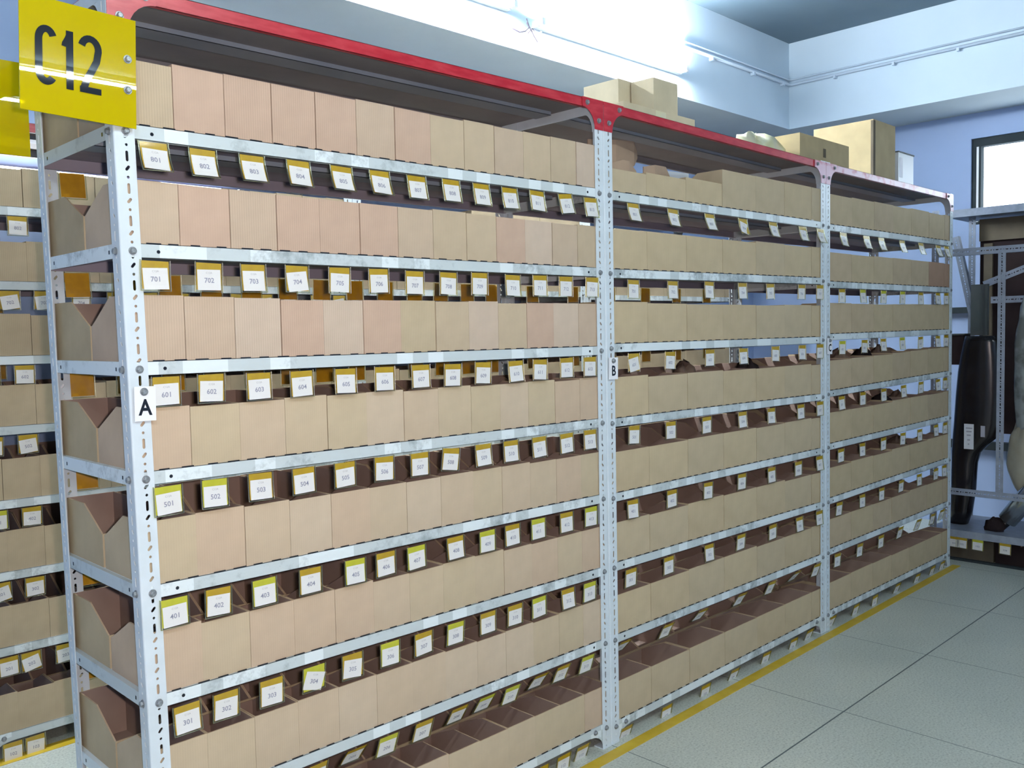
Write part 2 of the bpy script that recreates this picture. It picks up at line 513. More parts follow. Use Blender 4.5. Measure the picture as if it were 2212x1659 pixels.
# conduits on the beams
for i, (dz, r) in enumerate(((0.0, 0.010), (0.034, 0.006))):
    z = 3.105 + dz
    c = MB()
    y = YB - r - 0.004
    c.tube([(3.95, y, z), (XB - 0.03, y, z), (XB - r - 0.004, y - 0.02, z), (XB - r - 0.004, -3.0, z)], r, 'conduit', 8)
    co = tag(link('conduit_pipe', c.mesh('conduit_pipe', True)),
             ('thicker lower' if i == 0 else 'thin upper') + ' painted conduit running round the beam corner', 'pipe', None)
    if i == 0:
        for q in ((4.25, 0), (4.75, 0), (5.15, 0), (0, 1.0), (0, 0.6), (0, 0.2), (0, -0.2), (0, -0.7)):
            b = MB()
            if q[0]:
                b.box(q[0] - 0.008, q[0] + 0.008, YB - 0.03, YB, z - 0.024, z - 0.004, 'conduit')
            else:
                b.box(XB - 0.03, XB, q[1] - 0.008, q[1] + 0.008, z - 0.024, z - 0.004, 'conduit')
            link('saddle_clip', b.mesh('saddle_clip'), co)

def tube_light(x0, x1, y, z, face, tm, label, vertical_off=0):
    """batten against a surface; face = +1 lamp on the -y side of the batten, 0 = hanging below"""
    e = empty('tube_light', ((x0 + x1) / 2, y, z))
    h = (x1 - x0) / 2
    if face:
        link('batten', MB().box(-h, h, 0.028, 0.062, -0.02, 0.02, 'batten').mesh('batten'), e)
    else:
        link('batten', MB().box(-h, h, -0.02, 0.02, 0.028, 0.062, 'batten').mesh('batten'), e)
    link('tube', MB().tube([(-h + 0.02, 0, 0), (h - 0.02, 0, 0)], 0.013, tm, 12).mesh('tube', True), e)
    for s in (-1, 1):
        b = MB()
        xx = s * (h - 0.01)
        if face:
            b.box(xx - 0.012, xx + 0.012, -0.016, 0.03, -0.017, 0.017, 'batten')
        else:
            b.box(xx - 0.012, xx + 0.012, -0.017, 0.017, -0.016, 0.03, 'batten')
        link('lamp_holder', b.mesh('lamp_holder'), e)
    return tag(e, label, 'light')
tube_light(2.62, 3.90, YB - 0.062, 2.95, 1, 'tube_beam', 'glaring tube light on the beam face above the middle bay')
tube_light(1.16, 2.44, YB - 0.062, 2.99, 1, 'tube_beam', 'glaring tube light on the beam face above the near bay, at the top edge')
tube_light(-0.05, 1.27, 1.885, 2.036, 1, 'tube_rear', 'white tube light glowing behind the boxes of the shelving behind')
tube_light(0.95, 2.25, -5.24, HC - 0.062, 0, 'tube_aisle', 'ceiling tube light far behind the camera, mirrored in the yellow sign')
for xx, yy in ((-1.7, -2.3), (0.7, -2.9)):
    tube_light(xx - 0.62, xx + 0.62, yy, HC - 0.062, 0, 'tube_aisle', 'ceiling tube light over the aisle, %s' % {-1.7: 'left of the camera', 0.7: 'by the near bay'}[xx])
# loose wires by the left end of the beam lamp
w = MB()
def curl(pts, r=0.0035):
    w.tube(pts, r, 'wire', 5)
bx, by, bz = 2.55, YB - 0.02, 2.89
curl([(bx - 0.09, by, bz + 0.0), (bx - 0.04, by, bz - 0.008), (bx, by, bz + 0.005), (bx + 0.03, by, bz + 0.03), (bx + 0.01, by, bz + 0.07)])
curl([(bx, by - 0.01, bz + 0.045), (bx + 0.03, by - 0.01, bz + 0.02), (bx + 0.055, by - 0.01, bz - 0.01), (bx + 0.08, by - 0.01, bz - 0.035)])
curl([(bx + 0.02, by, bz + 0.0), (bx + 0.05, by, bz + 0.03), (bx + 0.09, by, bz + 0.012), (bx + 0.12, by, bz + 0.03)], 0.0025)
tag(link('loose_wire', w.mesh('loose_wire', True)), 'small tangle of dark wire ends on the bright beam face', 'wire')

# ---------------------------------------------------------------- slotted posts
def flange_curve(w0, w1, h, thick=0.002, cx=0.0, period=0.066, slots=True, z0=0.0):
    cu = bpy.data.curves.new('f', 'CURVE')
    cu.dimensions = '2D'
    cu.fill_mode = 'BOTH'
    cu.extrude = thick / 2
    def spl(pts):
        s = cu.splines.new('POLY')
        s.points.add(len(pts) - 1)
        for i, p in enumerate(pts):
            s.points[i].co = (p[0], p[1], 0, 1)
        s.use_cyclic_u = True
    spl([(w0, 0), (w1, 0), (w1, h), (w0, h)])
    def capsule(cx_, cz, L, r, ang, n=4):
        pts = []
        for sgn in (1, -1):
            for i in range(n + 1):
                t = math.pi * i / n
                px, py = r * math.cos(t), r * math.sin(t) + (L / 2 - r)
                px, py = px * sgn, py * sgn
                pts.append((cx_ + px * math.cos(ang) - py * math.sin(ang), cz + px * math.sin(ang) + py * math.cos(ang)))
        return pts
    if slots:
        z = h - 0.02 - z0
        while z > 0.05:
            q = period / 0.066
            spl(capsule(cx, z, 0.022 * q, 0.003, 0))
            spl(capsule(cx, z - 0.0245 * q, 0.013 * q, 0.003, -0.7))
            spl(capsule(cx, z - 0.043 * q, 0.0062, 0.003, 0))
            z -= period
    ob = bpy.data.objects.new('f', cu)
    COL.objects.link(ob)
    dg = bpy.context.evaluated_depsgraph_get()
    me = bpy.data.meshes.new_from_object(ob.evaluated_get(dg))
    vs = [tuple(v.co) for v in me.vertices]
    fs = [tuple(p.vertices) for p in me.polygons]
    bpy.data.objects.remove(ob)
    bpy.data.curves.remove(cu)
    bpy.data.meshes.remove(me)
    return vs, fs

PH = 2.118
OUT, INN = 0.025, 0.018
fv, ff = flange_curve(-OUT + 0.004, INN, PH)
sv, sf = flange_curve(0.004, 0.042, PH, cx=0.022, z0=0.03)
def post_mesh(sx, sy, redtop):
    """sx=+1: outer corner at -x; sy=+1: front post.  origin on the bolt line of the face"""
    b = MB()
    fl = lambda fs: fs if sx * sy > 0 else [f[::-1] for f in fs]
    vs = [(sx * v[0], sy * (-v[2] + 0.001), v[1]) for v in fv]
    b.add(vs, fl(ff), 'post')
    vs = [(sx * (-OUT + 0.001 + v[2]), sy * v[0], v[1]) for v in sv]
    b.add(vs, fl(sf), 'post')
    n = 4
    q = []
    for rr in (0.004, 0.002):
        for i in range(n + 1):
            t = math.pi / 2 * i / n
            q.append((sx * (-OUT + 0.004 - rr * math.cos(t)), sy * (0.004 - rr * math.sin(t))))
    vs = [(x, y, z) for z in (0, PH) for (x, y) in q]
    m = 2 * (n + 1)
    fs = []
    for i in range(n):
        fs.append((i, i + 1, m + i + 1, m + i))
        fs.append((n + 1 + i, m + n + 1 + i, m + n + 2 + i, n + 2 + i))
    b.add(vs, fl(fs), 'post')
    b.box(*sorted((sx * -OUT, sx * INN)), *sorted((sy * -0.0005, sy * 0.038)), 0, 0.004, 'post')
    me = b.mesh('post')
    for p in me.polygons:
        p.use_smooth = False
    return me
PM = {(sx, sy): post_mesh(sx, sy, False) for sx in (1, -1) for sy in (1, -1)}
# bolt: hexagon head with washer, facing -y
bm_ = MB()
bm_.tube([(0, 0, 0), (0, -0.0015, 0)], 0.0085, 'bolt', 14)
bm_.tube([(0, -0.0015, 0), (0, -0.006, 0), (0, -0.0075, 0)], [0.0065, 0.0065, 0.0045], 'bolt', 6)
BOLT = bm_.mesh('bolt')

def gusset_mesh(sx, up, key, wspan=0.078, hspan=0.078):
    """corner plate with a concave edge; sx=+1 spreads to +x from the post"""
    pts = [(-OUT + 0.001, LIPUP), (wspan, LIPUP), (wspan, -LIPDN)]
    n = 7
    for i in range(1, n):
        t = math.pi / 2 * i / n
        # concave arc towards the post
        pts.append((INN + (wspan - INN) * (1 - math.sin(t)), -hspan + (hspan - LIPDN) * math.cos(t)))
    pts += [(INN, -hspan), (-OUT + 0.001, -hspan)]
    pts = [(sx * p[0], p[1]) for p in pts]
    if sx < 0:
        pts = pts[::-1]
    b = MB()
    b.prism(pts, 1, -0.0022, -0.0005, key)
    return b.mesh('gusset_plate')

def shelf_mesh(x0, x1, zl, zr, key, underkey, y_gap=True):
    """folded steel tray: deck, four lips with a rolled return, and a stiffener beneath"""
    b = MB()
    xa, xb_ = x0 - OUT + 0.0025, x1 + OUT - 0.0025
    ya, yb_ = 0.0015, D - 0.0015
    L = x1 - x0
    def zz(x):
        return zl + (zr - zl) * (x - x0) / L
    def slab(xs0, xs1, y0, y1, d0, d1, key_, keys=None):
        vs = []
        for dz in (d0, d1):
            for y in (y0, y1):
                for x in (xs0, xs1):
                    vs.append((x, y, zz(x) + dz))
        fs = [(0, 2, 3, 1), (4, 5, 7, 6), (0, 1, 5, 4), (2, 6, 7, 3), (0, 4, 6, 2), (1, 3, 7, 5)]
        for i, f in enumerate(fs):
            kk = (keys or {}).get(i, key_)
            b.add([vs[j] for j in f], [(0, 1, 2, 3)], kk)
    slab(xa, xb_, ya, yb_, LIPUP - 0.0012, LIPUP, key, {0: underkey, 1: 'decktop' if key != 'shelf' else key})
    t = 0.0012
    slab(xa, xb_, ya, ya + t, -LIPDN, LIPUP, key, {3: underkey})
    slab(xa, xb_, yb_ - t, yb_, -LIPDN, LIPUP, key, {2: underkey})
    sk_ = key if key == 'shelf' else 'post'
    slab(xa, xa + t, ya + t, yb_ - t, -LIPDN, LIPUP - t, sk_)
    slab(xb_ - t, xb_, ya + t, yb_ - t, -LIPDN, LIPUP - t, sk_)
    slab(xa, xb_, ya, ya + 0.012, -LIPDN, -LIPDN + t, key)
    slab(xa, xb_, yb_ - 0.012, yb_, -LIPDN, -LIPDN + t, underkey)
    slab(xa + 0.03, xb_ - 0.03, D / 2 - 0.035, D / 2 + 0.035, LIPUP - 0.014, LIPUP - 0.0125, 'stiff')
    slab(xa + 0.03, xb_ - 0.03, D / 2 - 0.035, D / 2 - 0.0335, LIPUP - 0.014, LIPUP - 0.0012, 'stiff')
    slab(xa + 0.03, xb_ - 0.03, D / 2 + 0.0335, D / 2 + 0.035, LIPUP - 0.014, LIPUP - 0.0012, 'stiff')
    if key == 'shelf' and y_gap:  # black strips on the lip top stand in for shade under the boxes
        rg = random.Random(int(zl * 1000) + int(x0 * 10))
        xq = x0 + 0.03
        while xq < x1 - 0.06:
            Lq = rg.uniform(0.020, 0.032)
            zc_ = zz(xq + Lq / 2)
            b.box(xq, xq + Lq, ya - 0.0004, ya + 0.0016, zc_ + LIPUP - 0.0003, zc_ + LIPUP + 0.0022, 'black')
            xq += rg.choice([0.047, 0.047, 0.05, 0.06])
    # dark holes punched in the front lip beside the posts
    for xh in (x0 + 0.055, x1 - 0.055):
        pts = [(xh + 0.004 * math.cos(a * math.pi / 4), zz(xh) + 0.004 * math.sin(a * math.pi / 4)) for a in range(8)]
        b.prism(pts, 1, ya - 0.0003, ya, 'black')
    for yh in (0.065, D - 0.065):
        b.box(xa - 0.0003, xa, yh - 0.003, yh + 0.003, zl - 0.004, zl + 0.004, 'black')
    return b.mesh('shelf')

def rack(bay, y0, label, near):
    x0, x1 = XS[bay]
    e = empty('shelving_unit', ((x0 + x1) / 2, y0 + D / 2, 0))
    ox, oy = (x0 + x1) / 2, y0 + D / 2
    def place(name, me, x, y, z, rot=None, par=None):
        o_ = link(name, me, par or e, (x - ox, y - oy, z), rot)
        return o_
    posts = []
    for px, sx in ((x0, 1), (x1, -1)):
        for py, sy in ((y0, 1), (y0 + D, -1)):
            ln = 0.0152 if (bay == 'A' and sx == 1) else 0.0
            po = place('post', PM[(sx, sy)], px + ln * 1.2, py, 0, (0, -ln, 0) if ln else None)
            posts.append(po)
            if sy == 1:
                for k in range(8):
                    z = ZBAY[bay][0 if sx == 1 else 1][k]
                    link('bolt', BOLT, po, (0, -0.0002, z))
                    if near and sx == 1 and bay == 'A':
                        link('bolt', BOLT, po, (-OUT - 0.0002, 0.022, z), (0, 0, -math.pi / 2))
                for dz in ((0.0,) if near else ()):
                    link('bolt', BOLT, po, (0.0, -0.0024, ZTOP[bay][0 if sx == 1 else 1] - 0.05 + dz))
    for k in range(9):
        if k == 0:
            zl, zr = ZTOP[bay]
            key, uk = ('redworn' if bay == 'C' else 'red'), 'reddark'
        else:
            zl, zr = ZBAY[bay][0][k - 1], ZBAY[bay][1][k - 1]
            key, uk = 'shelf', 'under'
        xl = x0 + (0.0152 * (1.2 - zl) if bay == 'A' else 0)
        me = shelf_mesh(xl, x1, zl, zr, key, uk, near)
        o_ = place('shelf', me, 0, 0, 0)
        o_.location = (-ox, y0 - oy, 0)
        if k == 0:
            o_['label'] = 'pinkish red top shelf' if bay == 'C' else 'red top shelf'
    for i, (px, sx) in enumerate(((x0, 1), (x1, -1))):
        zt = ZTOP[bay][i]
        dx = 0.0152 * (1.2 - zt) if (bay == 'A' and sx == 1) else 0
        key = 'redworn' if bay == 'C' or (bay == 'B' and sx == -1) else 'red'
        g = place('gusset_plate', gusset_mesh(sx, True, key), px + dx, y0, zt)
        g['label'] = 'red corner plate'
        link('bolt', BOLT, g, (sx * 0.055, -0.0022, 0))
        zb = ZBAY[bay][i][7]
        dx = 0.0152 * (1.2 - zb) if (bay == 'A' and sx == 1) else 0
        g = place('gusset_plate', gusset_mesh(sx, False, 'shelf', 0.078, 0.055), px + dx, y0 + 0.0035, zb)
        link('bolt', BOLT, g, (sx * 0.055, -0.0022, 0))
        # side gussets, white, in the end planes
        for yy, s2 in ((y0, 1), (y0 + D, -1)):
            b = MB()
            pts = [(0.0, LIPUP), (s2 * 0.078, LIPUP), (s2 * 0.078, -LIPDN)]
            for j in range(1, 6):
                t = math.pi / 2 * j / 6
                pts.append((s2 * (0.042 + 0.036 * (1 - math.sin(t))), -0.075 + 0.061 * math.cos(t)))
            pts += [(s2 * 0.042, -0.075), (0.0, -0.075)]
            xx = -sx * (OUT - 0.0035)
            b.prism(pts, 0, xx, xx + sx * 0.0012, 'post')
            dx = 0.0152 * (1.2 - zt) if (bay == 'A' and sx == 1) else 0
            place('gusset_plate', b.mesh('gusset_plate'), px + dx, yy, zt)
    return tag(e, label, 'shelving unit', 'white slotted-post shelving units')

for bay, lab in (('A', 'near white shelving unit with red top shelf, carrying the yellow row sign'),
                 ('B', 'middle white shelving unit of the front row, marked with a small letter B'),
                 ('C', 'far white shelving unit of the front row, with paler pinkish top shelf')):
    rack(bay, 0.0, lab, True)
Y2 = 1.40
for bay, lab in (('A', 'shelving unit standing behind the near unit, seen at far left edge'),
                 ('B', 'shelving unit standing behind the middle unit, glimpsed through its gaps'),
                 ('C', 'shelving unit standing behind the far unit, glimpsed through its gaps')):
    rack(bay, Y2, lab, False)

# ---------------------------------------------------------------- cardboard boxes
TINTS = [(0.56, 0.430, 0.320), (0.55, 0.43, 0.315), (0.54, 0.430, 0.300), (0.565, 0.405, 0.305), (0.525, 0.425, 0.285), (0.59, 0.47, 0.365)]
OLIVES = [(0.535, 0.425, 0.275), (0.52, 0.415, 0.265), (0.55, 0.44, 0.285)]
def box_mb(b, w, d, h, hb, x=0, y=0, z=0, sgn=1, brd='card', inn='inner'):
    """open-fronted bin: tall face at y=0, sides sloping to a low back. sgn -1 mirrors in y"""
    t = 0.0035
    def Y(a):
        return y + sgn * a
    def q(x0, x1, y0, y1, z0, z1, keys):
        ya, yb_ = sorted((Y(y0), Y(y1)))
        if sgn < 0:
            keys = dict(keys)
            a, c = keys.get(2), keys.get(3)
            keys.pop(2, None); keys.pop(3, None)
            if a: keys[3] = a
            if c: keys[2] = c
        b.box(x + x0, x + x1, ya, yb_, z + z0, z + z1, brd, keys)
    h2 = w / 2
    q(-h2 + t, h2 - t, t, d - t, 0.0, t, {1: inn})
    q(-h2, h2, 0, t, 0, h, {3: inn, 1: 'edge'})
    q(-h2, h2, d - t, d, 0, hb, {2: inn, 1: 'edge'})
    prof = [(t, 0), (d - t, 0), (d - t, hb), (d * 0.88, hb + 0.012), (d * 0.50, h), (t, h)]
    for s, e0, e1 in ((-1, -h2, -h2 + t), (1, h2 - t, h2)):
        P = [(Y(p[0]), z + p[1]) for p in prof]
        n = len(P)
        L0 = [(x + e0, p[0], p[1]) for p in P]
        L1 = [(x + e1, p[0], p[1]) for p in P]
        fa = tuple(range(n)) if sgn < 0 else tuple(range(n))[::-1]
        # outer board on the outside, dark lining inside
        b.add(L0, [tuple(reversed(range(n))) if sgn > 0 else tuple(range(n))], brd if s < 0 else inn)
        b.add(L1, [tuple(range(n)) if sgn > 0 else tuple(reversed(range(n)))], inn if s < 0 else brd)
        for i in range(n):
            j = (i + 1) % n
            b.add([L0[i], L0[j], L1[j], L1[i]], [(0, 1, 2, 3)], 'edge')
    return b

ROWH = [0.137, 0.131, 0.136, 0.133, 0.138, 0.134, 0.134, 0.128]
nbox = 0
cache = {}
stuff = MB()
def bin_box(bay, k, i, side, y0, lab, group, individual=True):
    global nbox
    ed = EDGES[bay]
    xa, xb_ = ed[i], ed[i + 1]
    last = bay == 'A' and False
    z = zlev(bay, k, (xa + xb_) / 2) + LIPUP
    w_ = xb_ - xa - 0.002
    rnd = random.Random(hash((bay, k, i, side, int(y0 * 10))) & 0xffff if False else (ord(bay) * 1000 + k * 97 + i * 13 + (5 if side == 'f' else 11) + int(y0 * 100)))
    h = ROWH[k] + rnd.uniform(-0.003, 0.003)
    if y0 > 1 and k == 0:
        h -= 0.012
    if bay == 'B' and side == 'f' and k == 0:
        h = [0.074, 0.080, 0.088, 0.142, 0.142, 0.143, 0.142][i]
    if bay == 'A' and k == 0 and i == 0 and side == 'f':
        h -= 0.006
    hb = min(0.078, h - 0.016)
    d = 0.222
    xc = (xa + xb_) / 2 + lean((xa + xb_) / 2, z) - lean((xa + xb_) / 2, 1.87) + rnd.uniform(-0.0006, 0.0006)
    yf = y0 + 0.004 + rnd.uniform(0, 0.0015) if side == 'f' else y0 + D - 0.0055
    xc += 0.0
    wk = w_
    if i == 0 and bay == 'A':
        # stay inside the leaning post
        pass
    if not individual:
        box_mb(stuff, wk, d, h, hb, xc, yf, z, 1 if side == 'f' else -1, 'card')
        return None
    fl = 'cardf' if (bay == 'A' and k < 3 and rnd.random() < 0.75) else 'card'
    b = box_mb(MB(), wk, d, h, hb, 0, 0, 0, 1 if side == 'f' else -1, fl)
    o_ = link('cardboard_box', b.mesh('cardboard_box'), None, (xc, yf, z + 0.0002), (0, 0, 0))
    if y0 > 1:
        c = TINTS[4]
        c = tuple(v * 0.93 for v in c)
    elif side == 'b':
        c = OLIVES[rnd.randrange(3)]
    elif bay == 'A':
        wt = [5, 3, 3, 4, 1.5, 3] if i < 7 else [2, 2, 4, 3, 5, 3]  # board tints also carry the flash falloff: pinker near, more olive farther
        if k in (0, 1) and i in (3, 4, 1):
            c = TINTS[3]
        else:
            c = rnd.choices(TINTS, wt)[0]
        if k >= 3:
            c = tuple((a + q_) / 2 for a, q_ in zip(c, (0.55, 0.445, 0.305)))
    elif bay == 'B':
        c = rnd.choice([OLIVES[0], OLIVES[2], TINTS[4]])
    else:
        c = rnd.choice([OLIVES[1], OLIVES[0], (0.51, 0.40, 0.265)])
        if k == 1 and i >= 5:
            c = (0.42, 0.27, 0.185)
    o_.color = (*c, 1)
    tag(o_, lab, 'box', group)
    nbox += 1
    return o_

for bay in 'ABC':
    n = len(EDGES[bay]) - 1
    for k in range(8):
        for i in range(n):
            bin_box(bay, k, i, 'f', 0.0, 'cardboard box, %s from left on %s shelf of the %s bay, front side' % (ORD[i], LEVNAME[k], BAYNAME[bay]),
                    'cardboard boxes facing the near aisle')
            ind = bay == 'A' and (i == 0 or k >= 4)
            nm = 'rear aisle end box' if i == 0 else 'rear aisle box, %s from left,' % ORD[i]
            bin_box(bay, k, i, 'b', 0.0, '%s on the %s shelf of the near bay' % (nm, LEVNAME[k]),
                    'cardboard boxes facing the rear aisle', ind)
            ind2 = bay == 'A' and i in (0, 1, 2)
            bin_box(bay, k, i, 'f', Y2, 'box %s on the %s shelf of the shelving behind' % (['at the left edge', 'next to the left edge', 'beside the near post'][i % 3], LEVNAME[k]),
                    'cardboard boxes on the shelving behind', ind2)
for bay in 'ABC':
    for k in range(8):
        for i in range(len(EDGES[bay]) - 1):
            bin_box(bay, k, i, 'b', Y2, '', '', False)
so = link('cardboard_box', stuff.mesh('cardboard_box'), None, None, None, (0.46, 0.37, 0.25))
tag(so, 'remaining rows of cardboard boxes deeper in the shelving, mostly hidden', 'boxes')
so['kind'] = 'stuff'

# ---------------------------------------------------------------- hanging tickets
TW, TH = 0.065, 0.064
def sleeve_mesh(curl, seed):
    rnd = random.Random(seed)
    b = MB()
    nx, nz = 6, 8
    def y(u, v):   # v 0 top .. 1 bottom
        return -curl * (v ** 2.2) * 0.012 + 0.0008 * math.sin(u * 5 + seed) * v
    for off, key in ((-0.0014, 'sleeve'), (0.0016, 'sleeve')):
        vs = [((i / nx - 0.5) * TW, y(i / nx, j / nz) + off, -j / nz * TH) for j in range(nz + 1) for i in range(nx + 1)]
        fs = [(j * (nx + 1) + i, j * (nx + 1) + i + 1, (j + 1) * (nx + 1) + i + 1, (j + 1) * (nx + 1) + i) for j in range(nz) for i in range(nx)]
        if off > 0:
            fs = [f[::-1] for f in fs]
        b.add(vs, fs, key)
    # rim along both sides and the bottom
    for s in (-1, 1):
        vs = []
        for j in range(nz + 1):
            yy = y(0 if s < 0 else 1, j / nz)
            for dx, dy in ((0, -0.002), (0, 0.0022), (-0.003, 0.0022), (-0.003, -0.002)):
                vs.append((s * (TW / 2 + dx * 0.5), yy + dy * 0.8, -j / nz * TH))
        fs = []
        for j in range(nz):
            for q in range(4):
                q2 = (q + 1) % 4
                f = (j * 4 + q, j * 4 + q2, (j + 1) * 4 + q2, (j + 1) * 4 + q)
                fs.append(f if s > 0 else f[::-1])
        b.add(vs, fs, 'rim')
    vs = []
    for i in range(nx + 1):
        yy = y(i / nx, 1)
        for dz, dy in ((0, -0.0016), (0, 0.0018), (-0.0012, 0.0018), (-0.0012, -0.0016)):
            vs.append(((i / nx - 0.5) * TW, yy + dy, -TH + dz))
    fs = [(i * 4 + q, (i + 1) * 4 + q, (i + 1) * 4 + (q + 1) % 4, i * 4 + (q + 1) % 4) for i in range(nx) for q in range(4)]
    b.add(vs, fs, 'rim')
    return b.mesh('plastic_sleeve', True)

def sheet_mesh(w_, z0, z1, curl, yoff, key, name):
    b = MB()
    nz = 6
    def y(v):
        return -curl * (max(v, 0) ** 2.2) * 0.012
    vs = []
    for off in (-0.0002, 0.0002):
        for j in range(nz + 1):
            z = z0 + (z1 - z0) * j / nz
            for x in (-w_ / 2, w_ / 2):
                vs.append((x, y(-z / TH) + yoff + off, z))
    fs = []
    for j in range(nz):
        fs.append((2 * j, 2 * j + 1, 2 * j + 3, 2 * j + 2))
        o_ = 2 * (nz + 1)
        fs.append((o_ + 2 * j, o_ + 2 * j + 2, o_ + 2 * j + 3, o_ + 2 * j + 1))
    b.add(vs, fs, key)
    return b.mesh(name)

CURLS = [0.0, 0.35, 1.0]
SLV = {(c, s): sleeve_mesh(CURLS[c], s) for c in range(3) for s in (1, 2)}
CARD = {(c, col): sheet_mesh(0.058, -0.002, -0.061, CURLS[c], 0.0008, col, 'card') for c in range(3) for col in ('amber', 'lime', 'amberback')}
PAPER = {c: sheet_mesh(0.0535, -0.0165, -0.0615, CURLS[c], -0.0001, 'paper', 'paper_slip') for c in range(3)}
NUMC = {}
def number_mesh(num, letter, c):
    key = (num, letter, c)
    if key in NUMC:
        return NUMC[key]
    b = MB()
    curl_ = CURLS[c]
    def put(text, size, zc, col, bold):
        vs, fs = glyphs(text, size, bold)
        out = []
        for v in vs:
            z = v.y + zc
            out.append((v.x * 1.02, -curl_ * (max(-z / TH, 0) ** 2.2) * 0.012 - 0.0007, z))
        b.add(out, fs, col)
    put(num, 0.0152, -0.0450, 'ink', 0.0002)
    put('C12' + letter, 0.0060, -0.0255, 'grey_ink', 0)
    me = b.mesh('printed_number')
    NUMC[key] = me
    return me

LIME = {('A', 5): (0, 1), ('A', 4): (0, 2, 4, 6, 8, 10, 12), ('A', 3): (3, 5, 7, 10, 12), ('A', 2): (5, 8, 9, 12),
        ('C', 7): (1, 2, 3), ('C', 6): (0, 3)}
def ticket(x, y, z, num, letter, lab, group, tilt, roll, lime, c, back=False, prot=0.0, show_number=True):
    e = empty('hanging_ticket', (x, y, z), (tilt, roll, math.pi if back else 0))
    link('plastic_sleeve', SLV[(c, 1 + (int(x * 100) % 2))], e)
    link('card', CARD[(c, 'amberback' if back else 'lime' if lime else 'amber')], e)
    p = link('paper_slip', PAPER[c], e, (0, 0, 0), (0, 0, 0))
    if prot:
        # turn the slip in its own plane about its centre
        cz = -0.037
        p.rotation_euler = (0, prot, 0)
        p.location = (-(math.sin(prot)) * cz, 0, cz - math.cos(prot) * cz)
    if show_number:
        link('printed_number', number_mesh(num, letter, c), p)
    return tag(e, lab, 'ticket', group)

SPECIAL_ROLL = {('A', 8, 11): (-0.10, 0), ('A', 8, 5): (0.0, 0.10), ('A', 7, 3): (0, -0.10), ('A', 3, 3): (0.0, 0.26), ('A', 7, 1): (0.0, -0.05),
                ('A', 5, 7): (0.10, 0.03), ('A', 3, 4): (0.0, 0.09), ('B', 6, 0): (0, -0.2), ('B', 7, 1): (0, 0), ('B', 8, 3): (0, 0.2)}
for bay in 'ABC':
    for row in range(8, 0, -1):
        k = 8 - row
        for i, x in enumerate(TAGX[bay][row]):
            rnd = random.Random(ord(bay) * 777 + row * 31 + i)
            z = zlev(bay, k, x) - LIPDN - 0.001
            x = x + (lean(x, z) if False else 0)
            tilt = rnd.uniform(-0.03, 0.03)
            c = 1 if rnd.random() < 0.3 else 0
            if row == 8:
                tilt = -0.10 + rnd.uniform(-0.03, 0.02)
                c = 2 if (i < 6 or bay != 'A') else 1
            elif row == 2:
                tilt = rnd.uniform(0.30, 0.75) if not (bay == 'A' and i in (5, 6)) else 0.35
                if bay == 'C':
                    tilt = rnd.uniform(0.0, 0.4)
            elif row == 1:
                tilt = rnd.uniform(0.15, 0.4)
                z += 0.0
            elif row == 3:
                tilt = rnd.uniform(-0.02, 0.10)
            roll = rnd.uniform(-0.02, 0.02)
            prot = rnd.uniform(-0.05, 0.05)
            if (bay, row, i) in SPECIAL_ROLL:
                a, q = SPECIAL_ROLL[(bay, row, i)]
                roll += a
                prot += q
            # slips shift sideways inside their sleeves
            drop = rnd.uniform(0.0, 0.003) if row not in (3, 4) else rnd.uniform(0.0, 0.004)
            num = '%d%02d' % (row, i + 1)
            lime = i in LIME.get((bay, row), ())
            lab = 'yellow ticket %s hanging under the %s shelf of the %s bay' % (num, LEVNAME[k], BAYNAME[bay])
            if lime:
                lab = lab.replace('yellow', 'lime yellow')
            ticket(x, -0.0045, z - drop, num, bay, lab, 'numbered tickets facing the near aisle', tilt, roll, lime, c, prot=prot)

# backs of the tickets on the rear side, amber seen from behind
BX = {0: (0.045, 0.165), 1: None, 2: None, 3: (0.045, 0.165), 4: (0.05, 0.17), 5: (0.05, 0.17), 6: (0.05, 0.17)}
for k in range(7):
    xs = BX[k] or [0.045 + 0.118 * i for i in range(13)]
    row = 8 - k
    for i, x in enumerate(xs):
        z = zlev('A', k, x) - LIPDN - 0.001
        ticket(x, D + 0.0045, z, '%d%02d' % (row, 13 - i), 'A',
               'amber back of the %s ticket along the %s shelf, near bay rear side' % (ORD[i], LEVNAME[k]),
               'tickets on the rear side, backs showing', 0.04 * math.sin(x * 40), 0.03 * math.sin(x * 23 + k), False, 0, back=True, show_number=False)
for k in (1, 2):
    for i, x in enumerate([1.67, 1.90, 2.13, 2.37, 2.60, 2.84]):
        z = zlev('B', k, x) - LIPDN - 0.001
        ticket(x, D + 0.0045, z, '%d%02d' % (8 - k, 6 - i), 'B',
               'amber back of the %s ticket along the %s shelf, middle bay rear side' % (ORD[i], LEVNAME[k]),
               'tickets on the rear side, backs showing', 0, 0.03 * math.sin(x * 23 + k), False, 0, back=True, show_number=False)
# tickets of the shelving behind
for row in range(8, 0, -1):
    k = 8 - row
    xs = [0.085, 0.190, 0.270] if row not in (7, 1, 2) else ([0.045, 0.156, 0.262, 0.379, 0.50, 0.62, 0.74, 0.85, 0.97, 1.09, 1.20, 1.33, 1.44] if row == 7 else [0.096, 0.165, 0.275])
    for i, x in enumerate(xs):
        if row not in (7,) and i == 2 and row != 2:
            continue
        rnd = random.Random(row * 100 + i)
        z = zlev('A', k, x) - LIPDN - 0.001
        ticket(x, Y2 - 0.0045, z, '%d%02d' % (row, i + 1 + (1 if row == 1 else 0)), 'A',
               '%s ticket from left under the %s shelf of the shelving behind' % (ORD[i], LEVNAME[k]),
               'tickets on the shelving behind', rnd.uniform(-0.03, 0.03), rnd.uniform(-0.05, 0.05), row in (6, 4) and i != 1, 0, prot=rnd.uniform(-0.2, 0.1))

